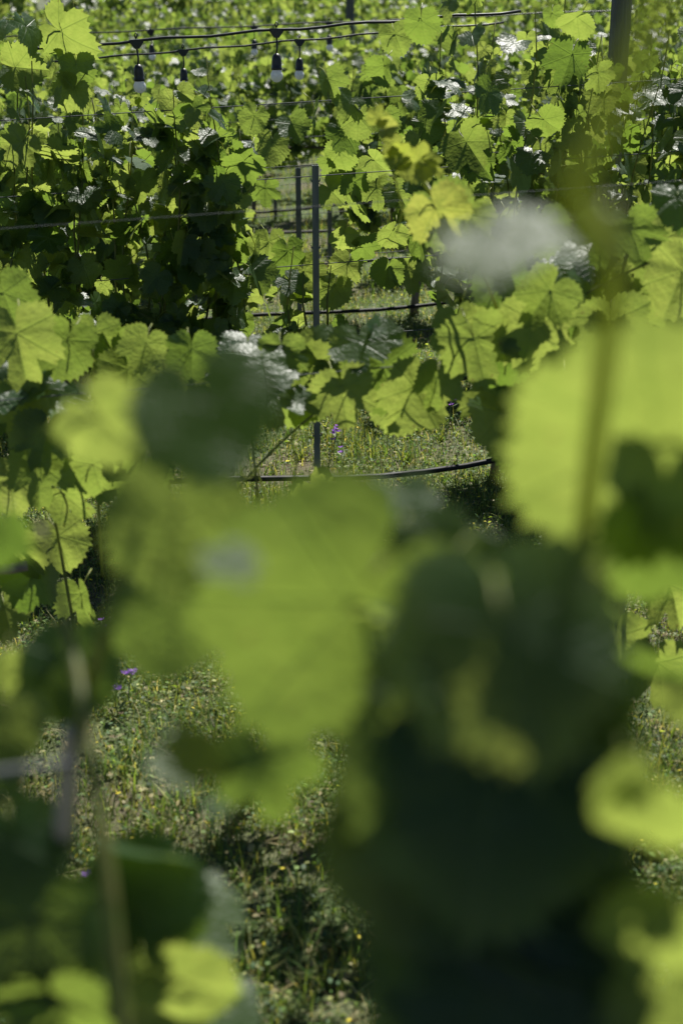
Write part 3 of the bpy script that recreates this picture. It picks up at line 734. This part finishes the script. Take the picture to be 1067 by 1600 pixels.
for v, px, py, w, ro, ya, pi in ((1, 105, 55, 150, 20, 0, -5), (1, 45, 50, 100, 60, 30, 5), (1, 35, 105, 110, 30, 0, -10), (1, 120, 110, 90, 40, 30, 5), (1, 112, 145, 95, -20, -10, -5), (1, 250, 200, 110, 10, 0, -5), (1, 95, 240, 95, 15, 10, -8),
        (1, 30, 230, 100, -20, 0, 0), (1, 10, 40, 80, 0, 0, 58), (1, 130, 300, 100, 10, 0, 5), (2, 375, 255, 110, 0, 0, -8), (2, 330, 210, 80, 30, 0, -5), (2, 395, 185, 70, 0, 10, 20), (2, 490, 180, 90, -40, 0, 0), (2, 540, 210, 90, 60, 20, 10),
        (3, 700, 130, 90, 30, 20, 58), (3, 600, 110, 80, -30, 0, -5), (3, 560, 190, 85, 20, 0, 0), (3, 735, 230, 120, 40, 0, 10), (3, 760, 150, 90, 0, 10, -5), (4, 890, 95, 110, -10, 0, -8), (4, 895, 30, 90, 10, 0, -8), (4, 935, 120, 80, 20, 0, -5), (4, 855, 190, 90, 40, 0, -5), (4, 830, 250, 90, 0, 0, 56), (3, 660, 40, 90, -20, 0, 0), (4, 800, 70, 80, 0, 30, 40), (3, 620, 60, 80, 20, 0, -5),
        (3, 600, 190, 80, 20, 0, -5), (3, 645, 235, 85, -20, 0, 5), (3, 590, 255, 80, 10, 10, -5), (3, 555, 290, 75, -10, 0, -5), (3, 625, 305, 80, 20, 0, 10), (3, 575, 385, 85, 30, 0, -5), (3, 610, 365, 75, 0, 20, 0), (3, 655, 380, 85, 10, 0, 15), (3, 535, 370, 70, -40, 0, -5), (3, 655, 300, 85, 0, 0, 30), (3, 640, 430, 90, 0, 0, 25),
        (2, 520, 300, 85, 10, 0, 0), (2, 533, 245, 85, -10, 0, -5), (3, 562, 325, 85, 10, 0, -5), (2, 540, 420, 90, 0, 0, 10), (2, 450, 400, 90, 20, 0, -5), (2, 420, 385, 90, -20, 0, 0), (2, 480, 430, 95, 0, 0, 34), (2, 520, 455, 90, 20, 0, 34), (2, 445, 450, 95, 0, 10, 34), (3, 605, 425, 80, 0, 0, 0), (2, 400, 430, 95, 0, 10, 20), (2, 415, 300, 70, 0, 0, 0), (3, 590, 300, 80, -20, 0, 5),
        (2, 515, 130, 80, 0, 0, -5), (2, 460, 200, 80, 10, 0, 0), (2, 520, 260, 80, -10, 0, 10), (2, 545, 165, 80, 20, 0, 5), (3, 680, 180, 85, 10, 0, 20), (2, 425, 230, 85, 20, 0, 28), (2, 350, 330, 95, 10, 0, -8), (1, 220, 290, 90, 0, 0, -8), (1, 160, 220, 90, 20, 0, -6), (2, 290, 300, 90, -20, 0, -8), (1, 60, 320, 90, 10, 0, -6)):
    view_leaf(FV[v], px, py, (5.28 if 400 < px < 600 and py > 240 else 4.9) + random.uniform(-.08, .08), w*.66, ro + random.gauss(0, 30), ya + random.gauss(0, 30), pi + random.gauss(0, 12))
random.seed(21)
NG = 'vines of the near soft row'
nl = plant(-60, 3.0, 'low leafy grape vine in the near row at the left edge', NG, 0.62)
nr = plant(990, 3.0, 'tall grape vine in the near row at the right edge with large sunlit leaves', NG, 0.62)
nc = plant(440, 3.05, 'low grape vine in the near row whose leaf tops run along the picture centre', NG, 0.62, py=1000)
NEAR_L = [(30, 540, 130, 10, 10, 10), (100, 545, 95, -20, 0, 10), (50, 585, 110, 30, 0, 104), (10, 470, 90, 20, 10, 5), (90, 645, 100, 0, 0, 100), (30, 640, 90, 0, 10, 20), (20, 610, 110, -10, 0, 64),
          (150, 740, 95, 10, -10, 5), (215, 745, 100, -25, 10, 8), (95, 850, 90, 20, 20, 10), (130, 940, 80, 10, -30, 0), (60, 740, 100, 0, 20, 15), (20, 760, 90, 0, 0, 20), (45, 910, 90, -20, 0, 10), (10, 960, 80, 15, 0, 30), (110, 780, 80, 40, 0, -5), (15, 870, 100, 0, 15, 0), (70, 690, 95, -10, 0, 25)]
for a in NEAR_L: view_leaf(nl, a[0], a[1], 3.0 + random.uniform(-.12, .12), a[2]*1.05, a[3], a[4], a[5])
NEAR_C = [(150, 530, 80, 0, 0, 15), (185, 555, 85, 20, 10, 5), (225, 545, 75, -20, 0, 10), (262, 560, 70, 10, -10, 40), (300, 555, 80, 0, 10, 10), (345, 565, 80, 15, 0, 55), (385, 550, 85, -10, 0, 102), (412, 575, 110, 0, 40, 103), (420, 625, 90, 10, 50, 104),
          (470, 600, 130, 10, 10, 8), (465, 625, 95, -10, -10, 5), (545, 590, 120, -15, -10, 10), (535, 620, 100, 10, 10, 5), (605, 590, 120, 20, 0, 12), (640, 620, 120, -25, 15, 5), (625, 640, 90, 10, 0, 0), (560, 545, 90, 0, 0, 45), (595, 520, 60, 160, 30, 30),
          (500, 545, 80, 160, 0, 20), (440, 560, 80, 0, 0, 15), (680, 600, 80, -10, 10, 8), (500, 770, 90, 175, 0, -5), (470, 630, 60, 60, 0, 98), (200, 590, 90, 0, 0, 20), (280, 600, 90, 0, 0, 20), (340, 610, 90, 0, 0, 10), (240, 640, 90, 0, 0, 10)]
for a in NEAR_C: view_leaf(nc, a[0], a[1], 3.05 + random.uniform(-.14, .14), a[2]*1.02, a[3], a[4], a[5])
NEAR_R = [(790, 665, 110, 10, 0, 32), (775, 630, 110, -15, 0, 30), (800, 700, 80, 0, 0, 34), (690, 335, 100, 30, 0, 5), (720, 345, 95, -30, 10, 10), (745, 545, 115, 15, 0, 5), (785, 560, 95, -10, -10, 10), (715, 520, 90, 10, 20, 5), (850, 465, 95, -35, 0, 5), (900, 490, 115, 40, 0, 8), (940, 460, 110, 20, 10, 30), (1040, 390, 120, 10, 10, 5), (1060, 440, 110, -20, 0, 15),
          (920, 400, 90, 0, 0, 62), (870, 410, 80, 15, 0, 58), (940, 370, 90, -10, 0, 30), (985, 545, 80, 50, 0, 0), (890, 560, 120, 0, 0, 5), (830, 520, 120, -10, 10, 0), (960, 520, 120, 10, -10, 10), (1030, 520, 120, 0, 10, 5), (1000, 470, 110, 20, 0, 10), (800, 610, 110, 10, 0, -5),
          (880, 640, 130, -10, 0, 0), (960, 620, 120, 10, 0, 10), (1040, 620, 120, 0, 0, 10), (930, 700, 120, 10, 0, 0), (1020, 720, 120, -10, 0, 10), (850, 360, 80, 10, 0, 20), (820, 420, 100, 0, 0, 15), (790, 450, 100, 20, 0, 5), (1060, 320, 80, 0, 0, 40), (990, 370, 90, 20, 0, 10), (945, 915, 75, 60, 0, 10), (1000, 850, 110, 0, 10, 5), (1050, 930, 110, 20, 10, 5), (960, 1010, 110, 0, 10, 5), (1030, 1050, 110, 10, 0, 5), (940, 800, 110, 0, 10, 5)]
for a in NEAR_R: view_leaf(nr, a[0], a[1], 3.02 + random.uniform(-.16, .16), a[2]*1.05, a[3], a[4], a[5])
cane(nr, [at(1010, 900, 3.05), at(1000, 700, 3.02), at(960, 520, 3.0), at(985, 380, 3.0)], .005, .003)
cane(nr, [at(820, 520, 3.0), at(930, 450, 2.96), at(1060, 390, 3.0)], .004, .0025)
cane(nr, [at(840, 700, 3.05), at(790, 520, 3.02), at(730, 380, 2.98), at(660, 285, 2.95), at(615, 215, 2.94), at(585, 160, 2.93)], .0045, .002, M_PET)
for a in [(648, 254, 62, -60, 20, -5), (672, 260, 44, 60, 0, 5), (612, 228, 40, 20, 30, 0), (590, 180, 34, 170, 0, 0), (605, 198, 34, 100, 0, 5), (622, 245, 44, -90, 0, 5), (688, 338, 100, 30, 0, -5)]: view_leaf(nr, a[0], a[1], 2.86, a[2], a[3], a[4], a[5], me=random.choice(YOUNG))
def tendril(v, px, py, d, curl, label=None):
    p = at(px, py, d); pts = [p + Vector((0, 0, -.10)), p + Vector((.012, 0, -.05)), p]
    for k in range(14):
        a = k*0.62; r = .022*(1-k/18); pts.append(p + Vector((curl*(r*math.cos(a)-.022), .002*k, r*math.sin(a)+.004)))
    cane(v, pts, .0022, .0013, M_PET, 'tendril', 6)
tendril(nr, 620, 290, 2.94, 1); tendril(nc, 455, 690, 3.0, -1); tendril(nr, 725, 395, 2.98, 1); tendril(nc, 405, 745, 2.9, 1); tendril(nl, 95, 760, 3.0, 1)
for (x, y0, y1) in ((150, 900, 545), (260, 820, 560), (395, 800, 570), (530, 760, 555), (620, 760, 530)):
    if x < 420: cane(nc, [at(x+10, y0, 3.1), at(x, (y0+y1)/2, 3.07), at(x-5, y1, 3.05)], .0035, .002)
cane(nc, [at(300, 850, 3.1), at(430, 700, 3.12), at(560, 600, 3.1), at(690, 560, 3.05)], .0035, .002)
cane(nl, [at(120, 1000, 3.05), at(80, 780, 3.02), at(40, 560, 3.0)], .004, .0025)

FG = 'blurred vines close to the lens'
fl = plant(-90, 0.92, 'strongly blurred grape vine close to the lens at the lower left', FG, 0.62, .2)
fc = plant(112, 0.84, 'strongly blurred grape vine whose big sunlit leaf fills the picture centre', FG, 0.86, .1, py=1200)
fr = plant(1120, 0.86, 'strongly blurred grape vine close to the lens at the right with dark shaded leaves', FG, 0.62, .2)
# (vine, px, py, d, width, roll, yaw, pitch)
FORE = [
    # the big sunlit leaf and the ones round it
    (fc, 512, 980, .72, 400, -40, 5, 9), (fc, 322, 655, .66, 205, 15, 0, 39), (fc, 280, 830, .80, 200, 5, 10, 20), (fc, 262, 980, .82, 165, -15, 0, 23), (fc, 170, 665, .95, 150, 40, 10, -5),
    (fc, 420, 1205, .74, 165, 15, 10, 22), (fc, 690, 890, .74, 170, -40, 0, 34), (fc, 630, 790, .80, 110, 10, 0, 60),
    # right, sunlit
    (fr, 975, 715, .76, 370, -60, -10, -8), (fr, 1010, 850, .78, 210, -10, 0, -5), (fr, 1060, 610, .80, 200, 0, 0, -5),
    # right, edge-on to the sun
    (fr, 800, 1030, .54, 350, 10, 5, 34), (fr, 770, 1240, .57, 430, -10, 5, 34), (fr, 800, 1470, .60, 400, 15, 0, 34), (fr, 660, 1200, .68, 210, 30, 0, 34), (fr, 880, 1330, .72, 180, 0, 0, 34), (fr, 880, 930, .80, 150, -20, 0, 34),
    (fr, 670, 1340, .60, 300, -10, 0, 34), (fr, 880, 1110, .60, 230, 10, 0, 34), (fr, 800, 1600, .58, 400, 20, 0, 34), (fr, 700, 1080, .60, 230, -20, 0, 34),
    (fr, 960, 1220, .54, 110, -30, 30, -15), (fr, 1030, 1290, .54, 190, 10, -20, -20), (fr, 1035, 1450, .53, 230, -15, -10, -20), (fr, 1075, 1090, .75, 100, 10, 0, 20), (fr, 1030, 1580, .56, 180, 0, 0, 5),
    (fl, 220, 1400, .90, 190, 178, 0, 34), (fl, 235, 1570, .90, 190, 10, 0, 34), (fl, 312, 1440, .92, 150, 20, 20, 104), (fl, 300, 1540, .86, 160, 60, 0, -5), (fl, 90, 1600, .80, 200, 10, 0, 0), (fl, 345, 1590, .92, 130, 0, 20, 106),
    (fl, 112, 1055, .92, 150, 0, 0, 34), (fl, 15, 1050, .94, 90, 10, 0, 0), (fl, 0, 840, .98, 100, -10, 0, 0), (fl, 20, 1340, .82, 170, 10, 10, 34), (fl, 45, 1480, .82, 220, -10, 0, 34), (fl, 15, 1230, .8, 60, 0, 0, 0), (fl, 10, 1140, .85, 120, 0, 0, 34),
    (fl, 90, 1440, .86, 120, 10, 0, 34),
    (fr, 828, 368, .62, 150, 70, 0, 90), (fr, 745, 400, .60, 140, -60, 0, 103),
    (fc, 362, 880, .56, 95, 10, 0, 90), (fc, 300, 1185, .66, 130, 80, 0, 90), (fc, 340, 1262, .74, 45, 0, 0, 90),
]
FIXED = {512: 0.35, 975: 0.8, 280: 0.6, 262: 0.3, 300: 0.9, 170: 0.9, 1030: 0.8, 1035: 0.8, 960: 0.7}
for v, px, py, d, w, ro, ya, pi in FORE:
    o = view_leaf(v, px, py, d, w, ro, ya, pi, me=FLATS[int(px) % 3] if (26 <= pi <= 43 or px in (512, 975, 280, 262)) else None)
    if px in FIXED: o.color = (0.5, FIXED[px], 0, 1)
    if 26 <= pi <= 35:                               # hidden leaves added close behind it to block the backlight
        for k, (t, sc_) in enumerate(((.028, .96), (.055, .9))):
            q = o.matrix_basis.copy(); c = bpy.data.objects.new('leaf', HI[(k*4+int(px)) % 9]); C.objects.link(c); c.parent = v; c.color = o.color
            dirv = (at(px, py, d) - CAMP).normalized()
            c.matrix_basis = Matrix.Translation(dirv*t + Vector((0, 0, .004))) @ q @ Matrix.Rotation(R(random.uniform(-25, 25)), 4, 'Z') @ Matrix.Diagonal((sc_, sc_, sc_, 1))
for px, py, k in ((800, 1030, .07), (770, 1240, .085), (840, 1470, .09), (670, 1340, .065), (930, 1130, .06), (700, 1080, .05), (220, 1400, .05), (45, 1480, .06), (880, 1330, .05), (760, 1580, .08)):   # leaves added behind the dark clusters, turned to the sun to shade them
    put_leaf(fr if px > 400 else fl, FLATS[px % 3], at(px, py, .63 if px > 400 else .9) + sun_dir*.034, sun_dir, Vector((random.gauss(0, .5), -1, -.5)), k)
for px, py, k in ((600, 1120, .035),):   # unseen leaf added behind the big leaf to cast a shadow patch on it
    put_leaf(fc, random.choice(HI), at(px, py, .66) + sun_dir*.055, sun_dir, Vector((random.gauss(0, .5), -1, -.5)), k)
cane(fr, [at(905, 900, .72), at(940, 600, .62), at(962, 400, .54), at(950, 330, .50)], .0055, .004, M_PET)
cane(fr, [at(962, 400, .54), at(900, 300, .44), at(960, 170, .42), at(1045, -40, .40)], .006, .004, M_PET)
cane(fc, [at(98, 1330, .84), at(104, 1240, .84), at(112, 1140, .84)], .008, .007, M_CANE, 'old_cane')
cane(fc, [at(110, 1320, .85), at(120, 1150, .84), at(190, 900, .84), at(260, 640, .84)], .006, .003)
cane(fr, [at(1000, 1600, .72), at(960, 1200, .76), at(920, 900, .78)], .007, .005)
cane(fl, [at(200, 1700, .66), at(160, 1300, .74), at(110, 1000, .86), at(60, 820, .92)], .006, .003)
print('objects', len(bpy.data.objects))
